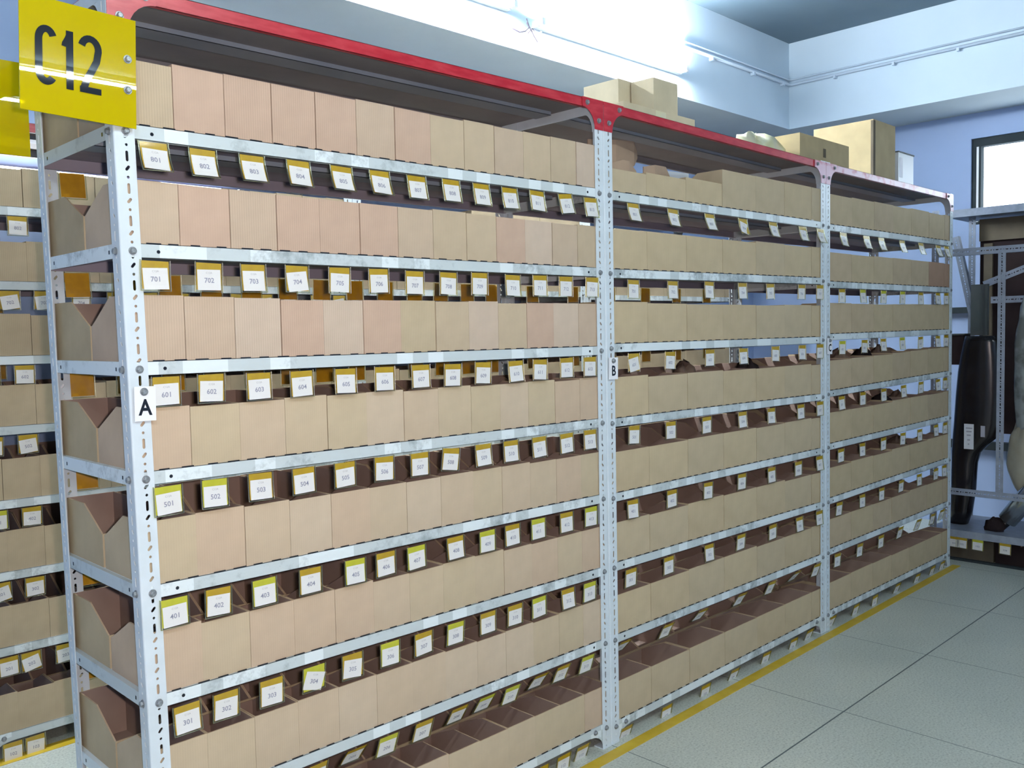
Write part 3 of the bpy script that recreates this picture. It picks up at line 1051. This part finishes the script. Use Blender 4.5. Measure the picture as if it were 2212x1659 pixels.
for k in (0, 1, 2):
    for i, x in enumerate((0.09, 0.235)):
        z = zlev('A', k, x) - LIPDN - 0.001
        ticket(x, Y2 + D + 0.0045, z, '801', 'A', 'amber ticket back, %s from left, rear of %s shelf on the shelving behind' % (ORD[i], LEVNAME[k]),
               'tickets on the shelving behind', 0.0, 0.04 - 0.05 * i, False, 0, back=True, show_number=False)

# ---------------------------------------------------------------- row sign and letter plates
def stroke(b, pts, w_, y, key, closed=False):
    """ribbon with round ends in the xz plane"""
    P = [Vector((p[0], p[1])) for p in pts]
    n = len(P)
    L, R_ = [], []
    for i in range(n):
        d = (P[min(i + 1, n - 1)] - P[max(i - 1, 0)]).normalized()
        nrm = Vector((-d.y, d.x)) * w_ / 2
        L.append(P[i] + nrm)
        R_.append(P[i] - nrm)
    vs = [(p.x, y, p.y) for p in L] + [(p.x, y, p.y) for p in R_]
    vs += [(p.x, y - 0.0012, p.y) for p in L] + [(p.x, y - 0.0012, p.y) for p in R_]
    fs = []
    for i in range(n - 1):
        fs.append((2 * n + i, 3 * n + i, 3 * n + i + 1, 2 * n + i + 1))
        fs.append((i, i + 1, n + i + 1, n + i))
        fs.append((i, 2 * n + i, 2 * n + i + 1, i + 1))
        fs.append((n + i, n + i + 1, 3 * n + i + 1, 3 * n + i))
    fs.append((0, n, 3 * n, 2 * n))
    fs.append((n - 1, 3 * n - 1, 4 * n - 1, 2 * n - 1)) if False else None
    b.add(vs, [f for f in fs if f], key)

def arc(cx, cz, rx, rz, a0, a1, n=14):
    return [(cx + rx * math.cos(math.radians(a0 + (a1 - a0) * i / n)), cz + rz * math.sin(math.radians(a0 + (a1 - a0) * i / n))) for i in range(n + 1)]

def row_sign(loc, rot, back, lab):
    e = empty('row_sign', loc, rot)
    S = 0.218
    b = MB()
    r = 0.003
    b.box(-S, 0, -0.0015, 0.0015, -S / 2, S / 2, 'sign')
    link('acrylic_plate', b.mesh('acrylic_plate'), e)
    t = MB()
    lw = 0.0132
    y = -0.0016
    cz = -0.001
    # C
    cpts = arc(-0.171, cz + 0.031, 0.0135, 0.0205, 25, 180, 12) + arc(-0.171, cz - 0.028, 0.0135, 0.0200, 180, 325, 12)
    stroke(t, [(p[0] + 0.0, p[1]) for p in cpts], lw, y, 'black')
    # 1
    t1 = MB()
    stroke(t1, [(-0.1285, cz + 0.057), (-0.1285, cz - 0.055)], lw, y, 'black')
    stroke(t1, [(-0.1395, cz + 0.026), (-0.1385, cz + 0.032), (-0.1335, cz + 0.042), (-0.1290, cz + 0.054)], 0.008, y - 0.0002, 'black')
    # 2
    t2 = MB()
    p2 = arc(-0.0905, cz + 0.031, 0.0160, 0.0205, 165, -20, 12) + [(-0.078, cz + 0.009), (-0.087, cz - 0.010), (-0.097, cz - 0.029), (-0.1035, cz - 0.050)]
    stroke(t2, p2, lw, y, 'black')
    stroke(t2, [(-0.110, cz - 0.0490), (-0.0695, cz - 0.0490)], lw * 0.9, y - 0.0002, 'black')
    for mb in (t, t1, t2):
        l_ = link('letter', mb.mesh('letter'), e)
    for zb in (0.028, -0.034):
        link('bolt', BOLT, e, (-0.017, -0.0015, zb))
    return tag(e, lab, 'sign', 'yellow row signs')
row_sign((0.011, -0.0125, 1.931), (0, 0.035, 0), False, 'yellow acrylic sign reading C12 bolted to the near front post')
s2 = row_sign((-0.045, D + 0.010, 1.951), (0, 0, math.pi), True, 'yellow sign on the rear post, its back seen at the left edge')
s2.location = (-0.045 - 0.218, D + 0.010, 1.951)
s2.location.z = 1.941

def letter_plate(x, y, z, ch, lab, back=False):
    e = empty('letter_plate', (x, y, z), (0, 0.02, math.pi if back else 0))
    link('plate', MB().box(-0.0205, 0.0245, -0.002, 0, -0.040, 0.032, 'plate').mesh('plate'), e)
    vs, fs = glyphs(ch, 0.046, 0.0012)
    b = MB()
    b.add([(v.x * 0.85 + 0.002, -0.0024, v.y - 0.027) for v in vs], fs, 'black')
    if not back:
        link('letter', b.mesh('letter'), e)
    link('bolt', BOLT, e, (0, -0.002, 0.021))
    return tag(e, lab, 'sign', 'white letter plates on the posts')
letter_plate(0.002, -0.0055, 1.262, 'A', 'white letter plate A on the near front post')
letter_plate(1.553, -0.0055, 1.270, 'B', 'white letter plate B on the right post of the first pair')
letter_plate(3.097, -0.0055, 1.305, 'C', 'small white letter plate C on the far post pair')
letter_plate(0.002, D + 0.0055, 1.262, 'A', 'white letter plate on the rear left post, its back showing', True)

# ---------------------------------------------------------------- cartons and packing on the top shelves
ZT = 2.128
def carton(x, y, w_, d_, h, rot, lab, col, z=None, flaps=True, open_top=False, taped=False):
    zb = (ZT if z is None else z)
    e = empty('carton', (x, y, zb), (0, 0, rot))
    t = 0.004
    b = MB()
    b.box(-w_ / 2, w_ / 2, -d_ / 2, -d_ / 2 + t, 0, h, 'card')
    b.box(-w_ / 2, w_ / 2, d_ / 2 - t, d_ / 2, 0, h, 'card')
    b.box(-w_ / 2, -w_ / 2 + t, -d_ / 2 + t, d_ / 2 - t, 0, h, 'card')
    b.box(w_ / 2 - t, w_ / 2, -d_ / 2 + t, d_ / 2 - t, 0, h, 'card')
    b.box(-w_ / 2 + t, w_ / 2 - t, -d_ / 2 + t, d_ / 2 - t, 0, t, 'card')
    body = link('carton_body', b.mesh('carton_body'), e, color=col)
    if not open_top:
        f = MB()
        f.box(-w_ / 2, -0.001, -d_ / 2, d_ / 2, h, h + 0.003, 'card').box(0.001, w_ / 2, -d_ / 2, d_ / 2, h, h + 0.003, 'card')
        link('carton_flap', f.mesh('carton_flap'), e, color=col)
    if taped:
        tb = MB().box(-0.03, 0.03, -d_ / 2 - 0.0006, -d_ / 2, max(0.0, h - 0.09), h, 'film')
        link('packing_tape', tb.mesh('packing_tape'), e)
    tag(e, lab, 'carton', 'cartons on the top shelf')
    return e
CC = (0.60, 0.52, 0.36)
CD = (0.40, 0.315, 0.175)
carton(1.965, 0.290, 0.190, 0.165, 0.176, 0, 'pale upright carton on the red top, left of the two by the first post pair', CC)
carton(2.012, 0.150, 0.150, 0.100, 0.170, 0, 'pale carton on the red top, right of the two by the first post pair', CC)
carton(1.872, 0.058, 0.420, 0.072, 0.025, 0, 'long low pale carton lying along the front edge of the red top', CC, taped=True)
big = carton(3.932, 0.262, 0.270, 0.320, 0.300, 0, 'large kraft carton on the red top between the far posts', CD)
cs = MB().box(-0.1365, -0.112, -0.1612, -0.1605, 0.0, 0.298, 'olive').box(-0.1362, -0.1354, -0.161, -0.148, 0.0, 0.298, 'olive')
link('corner_tape', cs.mesh('corner_tape'), big)
low = carton(3.276, 0.215, 0.490, 0.230, 0.125, 0, 'wide low kraft carton on the red top in front of the large carton', CD)
low.location = (3.272, 0.215, ZT)
st = MB().box(-0.022, 0.004, -0.1160, -0.1154, 0.045, 0.085, 'olive')
link('paper_label', st.mesh('paper_label'), low)

def lump(name, x, y, z, rx, ry, rz, key, seed, rough=0.25, flat=True, nu=18, nv=10, color=None):
    rnd = random.Random(seed)
    ph = [rnd.uniform(0, 6.28) for _ in range(8)]
    b = MB()
    vs = []
    for j in range(nv + 1):
        t = math.pi * j / nv
        for i in range(nu):
            a = 2 * math.pi * i / nu
            f = 1 + rough * (0.5 * math.sin(3 * a + ph[0]) * math.sin(2 * t + ph[1]) + 0.35 * math.sin(5 * a + ph[2] + 2 * t) + 0.3 * math.sin(7 * t + ph[3]) * math.cos(4 * a + ph[4]))
            cz = math.cos(t)
            if flat and cz < -0.3:
                cz = -0.3
            vs.append((x + rx * f * math.sin(t) * math.cos(a), y + ry * f * math.sin(t) * math.sin(a), z + rz * (cz + (0.3 if flat else 0)) * (f if cz > 0 else 1)))
    fs = []
    for j in range(nv):
        for i in range(nu):
            i2 = (i + 1) % nu
            fs.append((j * nu + i, (j + 1) * nu + i, (j + 1) * nu + i2, j * nu + i2))
    b.add(vs, fs, key)
    return link(name, b.mesh(name, True))
tag(lump('stretch_film', 2.86, 0.22, ZT, 0.155, 0.10, 0.080, 'film', 3, 0.35), 'crumpled yellowish stretch film on the red top, left of the low carton', 'packing film')

e = empty('plastic_box', (4.205, 0.16, 2.114))
b = MB()
b.box(-0.10, 0.10, -0.06, -0.057, 0, 0.19, 'whitesheet').box(-0.10, 0.10, 0.057, 0.06, 0, 0.19, 'whitesheet')
b.box(-0.10, -0.097, -0.057, 0.057, 0, 0.19, 'whitesheet').box(0.097, 0.10, -0.057, 0.057, 0, 0.19, 'whitesheet').box(-0.1, 0.1, -0.06, 0.06, 0, 0.004, 'whitesheet')
link('box_body', b.mesh('box_body'), e)
link('lid', MB().box(-0.104, 0.104, -0.064, 0.064, 0.19, 0.196, 'sheet').mesh('lid'), e)
link('white_strip', MB().box(-0.085, -0.045, -0.0612, -0.0602, 0.06, 0.165, 'paper').mesh('white_strip'), e)
tag(e, 'translucent grey plastic box on the pinkish top shelf, right of the large carton', 'box')

# torn flaps standing up behind the first boxes of the middle bay
def flap(name, pts, key, lab, cat='cardboard flap', thick=0.004, col=(0.42, 0.30, 0.21)):
    """folded sheet through quad strip pts (pairs), given thickness"""
    b = MB()
    P = [Vector(p) for p in pts]
    n = len(P) // 2
    vs = []
    for off in (0, thick):
        for p in P:
            vs.append((p.x, p.y + off, p.z))
    N = 2 * n
    fs = []
    for i in range(n - 1):
        fs.append((2 * i, 2 * i + 2, 2 * i + 3, 2 * i + 1))
        fs.append((N + 2 * i, N + 2 * i + 1, N + 2 * i + 3, N + 2 * i + 2))
        fs.append((2 * i + 1, 2 * i + 3, N + 2 * i + 3, N + 2 * i + 1))
        fs.append((2 * i, N + 2 * i, N + 2 * i + 2, 2 * i + 2))
    fs.append((0, 1, N + 1, N))
    fs.append((N - 2, 2 * N - 2, 2 * N - 1, N - 1))
    b.add(vs, fs, key)
    o_ = link(name, b.mesh(name), color=col)
    return tag(o_, lab, cat)
zb = 1.8465
flap('folded_carton', [(1.64, 0.16, 1.875), (1.64, 0.16, 2.050), (1.755, 0.13, 1.93), (1.755, 0.13, 2.058), (1.885, 0.15, 1.985), (1.885, 0.15, 2.072), (1.930, 0.17, 2.02), (1.930, 0.17, 2.035)],
     'card', 'crumpled brown folded carton standing in the first box of the middle bay, top shelf')
flap('folded_carton', [(1.755, 0.155, 1.875), (1.755, 0.155, 2.03), (1.83, 0.16, 1.875), (1.83, 0.16, 2.0), (1.885, 0.185, 1.90), (1.885, 0.185, 1.99)],
     'card', 'lower brown carton fold under the crumpled one, middle bay top shelf')
flap('folded_carton', [(1.600, 0.03, 1.86), (1.600, 0.03, 1.945), (1.664, 0.03, 1.86), (1.664, 0.03, 1.963), (1.700, 0.03, 1.86), (1.700, 0.03, 1.963), (1.752, 0.04, 1.86), (1.752, 0.04, 1.935)],
     'card', 'small bent brown flap rising over the first box of the middle bay, top shelf')
flap('folded_carton', [(1.80, 0.045, 1.86), (1.80, 0.045, 1.958), (1.86, 0.04, 1.86), (1.86, 0.04, 1.970), (1.945, 0.055, 1.86), (1.945, 0.055, 1.975), (1.985, 0.065, 1.86), (1.985, 0.065, 1.945)],
     'card', 'bent brown flap rising over the second box of the middle bay, top shelf')
flap('paper_sheet', [(2.02, 0.10, 1.87), (2.02, 0.10, 1.975), (2.215, 0.14, 1.87), (2.215, 0.14, 1.992)], 'whitesheet', 'white sheet standing in the third box of the middle bay, top shelf', 'sheet', 0.002)

# contents poking out of boxes in the far bay
for i, (bay, k, x, s, key, lab) in enumerate((
        ('C', 3, 3.44, 0.055, 'deadbrown', 'brown wrapped part in the second box of the far bay, fourth white shelf'),
        ('C', 3, 3.70, 0.060, 'panel', 'dark wrapped part in the third box of the far bay, fourth white shelf'),
        ('C', 3, 3.92, 0.055, 'deadbrown', 'brown wrapped part in the fourth box of the far bay, fourth white shelf'),
        ('C', 4, 3.93, 0.055, 'panel', 'dark part in the fourth box of the far bay, fifth white shelf'),
        ('C', 4, 4.15, 0.050, 'deadbrown', 'brown part in the fifth box of the far bay, fifth white shelf'),
        ('C', 5, 4.15, 0.050, 'deadbrown', 'brown part in the fifth box of the far bay, sixth white shelf'),
        ('B', 3, 2.13, 0.055, 'deadbrown', 'brown part in the third box of the middle bay, fourth white shelf'),
        ('B', 3, 2.60, 0.055, 'panel', 'dark part in the fifth box of the middle bay, fourth white shelf'))):
    z = zlev(bay, k, x) + LIPUP + 0.0045
    tag(lump('wrapped_part', x, 0.115, z, s, 0.075, 0.118, key, 20 + i, 0.18), lab, 'part')

# ---------------------------------------------------------------- the rack against the end wall
ER = empty('corner_rack', (5.0, -0.5, 0))
def erp(name, mb, par=None):
    o_ = link(name, mb.mesh(name), par or ER)
    if par is None:
        o_.location = (-5.0, 0.5, 0)
    return o_
slot_v, slot_f = flange_curve(-0.02, 0.02, 1.42, thick=0.002, period=0.05)
def slotted(p0, p1, gk='galv'):
    """slotted angle from p0 to p1 with its slotted face towards -x"""
    p0, p1 = Vector(p0), Vector(p1)
    L = (p1 - p0).length
    vs0, fs0 = flange_curve(-0.02, 0.02, L, thick=0.002, period=0.05)
    d = (p1 - p0).normalized()
    nx = Vector((1, 0, 0))
    nx = (nx - d * nx.dot(d)).normalized()
    s = d.cross(nx)
    vs = [p0 + s * v[0] + d * v[1] + nx * v[2] for v in vs0]
    b = MB()
    b.add(vs, fs0, gk)
    # second leg of the angle
    a = [p0 + s * 0.02, p0 + s * 0.02 + nx * 0.038, p0 + s * 0.018 + nx * 0.038, p0 + s * 0.018]
    c = [q + d * L for q in a]
    b.add(a + c, [(0, 1, 2, 3), (7, 6, 5, 4), (0, 4, 5, 1), (1, 5, 6, 2), (2, 6, 7, 3), (3, 7, 4, 0)], gk)
    return b
YE0, YE1 = -1.30, 0.13
erp('rail', slotted((4.75, YE0, 1.800), (4.75, YE1, 1.800)))
erp('rail', slotted((4.75, YE0, 0.410), (4.75, YE1, 0.410)))
erp('post', slotted((4.752, -0.215, 0.41), (4.752, -0.215, 1.80)))
erp('post', slotted((4.752, -1.25, 0.0), (4.752, -1.25, 1.80)))
erp('post', slotted((4.752, 0.145, 0.0), (4.752, 0.145, 2.05)))
erp('post', slotted((5.23, 0.100, 0.0), (5.23, 0.100, 2.045), 'darkgalv'))
erp('post', slotted((5.23, -1.25, 0.0), (5.23, -1.25, 2.045), 'darkgalv'))
erp('rail', slotted((5.20, YE0, 1.530), (5.20, -0.02, 1.530)))
erp('brace', slotted((5.21, 0.195, 1.93), (5.21, 0.085, 1.42), 'darkgalv'))
erp('brace', slotted((5.15, 0.005, 1.623), (5.15, -0.62, 1.862)))
tsh = MB()
tsh.box(5.16, 5.50, YE0, 0.215, 2.046, 2.092, 'darkgalv')
erp('top_shelf', tsh)
lsh = MB()
lsh.box(4.755, 5.25, YE0, 0.16, 0.178, 0.182, 'galv').box(4.752, 4.756, YE0, 0.16, 0.140, 0.182, 'galv')
erp('lower_shelf', lsh)
erp('foot_rail', MB().box(4.76, 4.79, YE0, 0.16, 0.0, 0.012, 'frame'))
tag(ER, 'grey slotted-angle rack standing across the end wall', 'rack')

# brown cartons under the lower shelf
for i, yy in enumerate((-0.03, -0.31, -0.59)):
    b = MB().box(4.83, 5.18, yy - 0.135, yy + 0.135, 0.0, 0.118, 'panel' if i else 'olive')
    b.box(4.829, 5.181, yy - 0.004, yy + 0.004, 0.117, 0.1186, 'edge')
    tag(link('low_carton', b.mesh('low_carton')), 'dark flat carton under the lower corner rack shelf, ' + ['nearest the shelving row', 'next to the nearest one', 'at the right edge'][i], 'carton', 'cartons under the corner rack')
for i, yy in enumerate((0.025, -0.018, -0.105, -0.25)):
    ticket(4.7505, yy, 0.142, '10%d' % (i + 1), 'A', '%s ticket from left under the lip of the low corner rack shelf' % ORD[i],
           'tickets on the corner rack', 0.0, 0.03 * (i - 1), i == 2, 0).rotation_euler = (0, 0.03, -math.pi / 2)
    bpy.context.view_layer.update()

# dark boards closing the back of the rack
b = MB().box(5.33, 5.345, -1.3, 0.085, 0.70, 1.93, 'panel')
b.box(5.33, 5.345, -1.3, -0.165, 0.36, 0.70, 'panel')
tag(link('back_board', b.mesh('back_board')), 'dark brown board behind the corner rack', 'board')
b = MB().box(5.02, 5.14, 0.075, 0.165, 1.14, 1.32, 'panel')
b.box(5.01, 5.15, 0.065, 0.175, 1.32, 1.328, 'sheet')
tag(link('dark_box', b.mesh('dark_box')), 'small dark box beside the top of the black moulded part', 'box')
b = MB().box(5.31, 5.325, -1.3, 0.085, 1.90, 2.035, 'olive')
tag(link('back_board', b.mesh('back_board')), 'olive brown strip board under the corner rack top shelf', 'board')
b = MB().box(5.27, 5.29, -0.004, 0.045, 1.25, 1.88, 'olive')
tag(link('wood_batten', b.mesh('wood_batten')), 'upright brown batten behind the corner rack post', 'batten')
# wall rails glimpsed beside the rack
for z0_, z1_, ya, yb_, lab in ((1.46, 1.50, -0.02, 0.60, 'upper'), (0.54, 0.59, -0.6, 0.5, 'lower')):
    b = MB().box(5.72, 5.80, ya, yb_, z0_, z1_, 'frame')
    tag(link('wall_rail', b.mesh('wall_rail')), lab + ' dark rail along the end wall behind the corner rack', 'rail')

# moulded black part leaning in the rack
sec = [(0.183, 0.020, 0.114), (0.262, -0.004, 0.114), (0.40, -0.022, 0.112), (0.50, -0.026, 0.112), (0.56, -0.030, 0.111), (0.62, -0.046, 0.110), (0.67, -0.090, 0.108),
       (0.72, -0.140, 0.106), (0.80, -0.158, 0.100), (0.95, -0.166, 0.092), (1.10, -0.164, 0.080), (1.20, -0.158, 0.066), (1.28, -0.150, 0.050), (1.315, -0.140, 0.040)]
b = MB()
nu = 24
vs = []
for (z, y0_, y1_) in sec:
    cy, ry = (y0_ + y1_) / 2, (y1_ - y0_) / 2
    rx = min(0.065, 0.035 + ry * 0.35)
    for i in range(nu):
        a = 2 * math.pi * i / nu
        ca, sa = math.cos(a), math.sin(a)
        sq = lambda v: math.copysign(abs(v) ** 0.75, v)
        vs.append((4.96 + rx * sq(ca), cy + ry * sq(sa), z))
fs = []
for j in range(len(sec) - 1):
    for i in range(nu):
        i2 = (i + 1) % nu
        fs.append((j * nu + i, j * nu + i2, (j + 1) * nu + i2, (j + 1) * nu + i))
fs.append(tuple(range(nu))[::-1])
fs.append(tuple(range((len(sec) - 1) * nu, len(sec) * nu)))
b.add(vs, fs, 'blackplastic')
bp = tag(link('moulded_panel', b.mesh('moulded_panel', True)), 'tall glossy black moulded part with a white sticker, standing in the corner rack', 'part')
sk = MB()
sk.box(4.8935, 4.8945, -0.030, 0.024, 0.645, 0.795, 'plate')
for q, zq in enumerate((0.770, 0.750, 0.728, 0.700, 0.675)):
    sk.box(4.8928, 4.8935, -0.022 + 0.004 * q, 0.014 - 0.003 * q, zq - 0.004, zq + 0.004, 'grey_ink')
stk = link('sticker', sk.mesh('sticker'), bp)
stk['label'] = 'white sticker'
sk = MB().box(4.893, 4.894, -0.092, -0.068, 0.722, 0.788, 'grey_ink')
link('sticker', sk.mesh('sticker'), bp)
b = MB()
b.box(4.985, 4.995, -0.075, 0.024, 1.318, 1.62, 'sheet')
b.box(4.965, 4.985, -0.075, -0.062, 1.318, 1.62, 'sheet')
tag(link('plastic_sheet', b.mesh('plastic_sheet')), 'dark grey plastic sheet standing on the black moulded part', 'sheet')

tag(lump('film_bag', 4.93, -0.315, 1.10, 0.055, 0.085, 0.46, 'bag', 41, 0.22, False, 24, 18), 'crumpled clear film bag hanging behind the corner rack post', 'bag')
tag(lump('bagged_part', 4.93, -0.295, 0.615, 0.055, 0.090, 0.215, 'bagged', 42, 0.16, False, 24, 16), 'beige part wrapped in clear film on the corner rack, right edge', 'bagged part')
mf = empty('chrome_pipe', (4.90, -0.26, 0.183))
mb = MB()
mb.tube([(0, 0.045, 0.062), (0, -0.10, 0.27), (0, -0.16, 0.36)], [0.052, 0.058, 0.05], 'chrome', 20)
link('pipe_body', mb.mesh('pipe_body', True), mf)
mb = MB().tube([(-0.005, 0.07, 0.020), (0, 0.045, 0.062)], [0.02, 0.03], 'blackplastic', 14)
link('pipe_end', mb.mesh('pipe_end', True), mf)
tag(mf, 'shiny chrome pipe leaning on the low corner rack shelf, right edge', 'pipe')
tag(lump('dark_part', 4.87, -0.155, 0.1825, 0.035, 0.055, 0.055, 'panel', 44, 0.3), 'small dark part on the low corner rack shelf beside the chrome pipe', 'part')
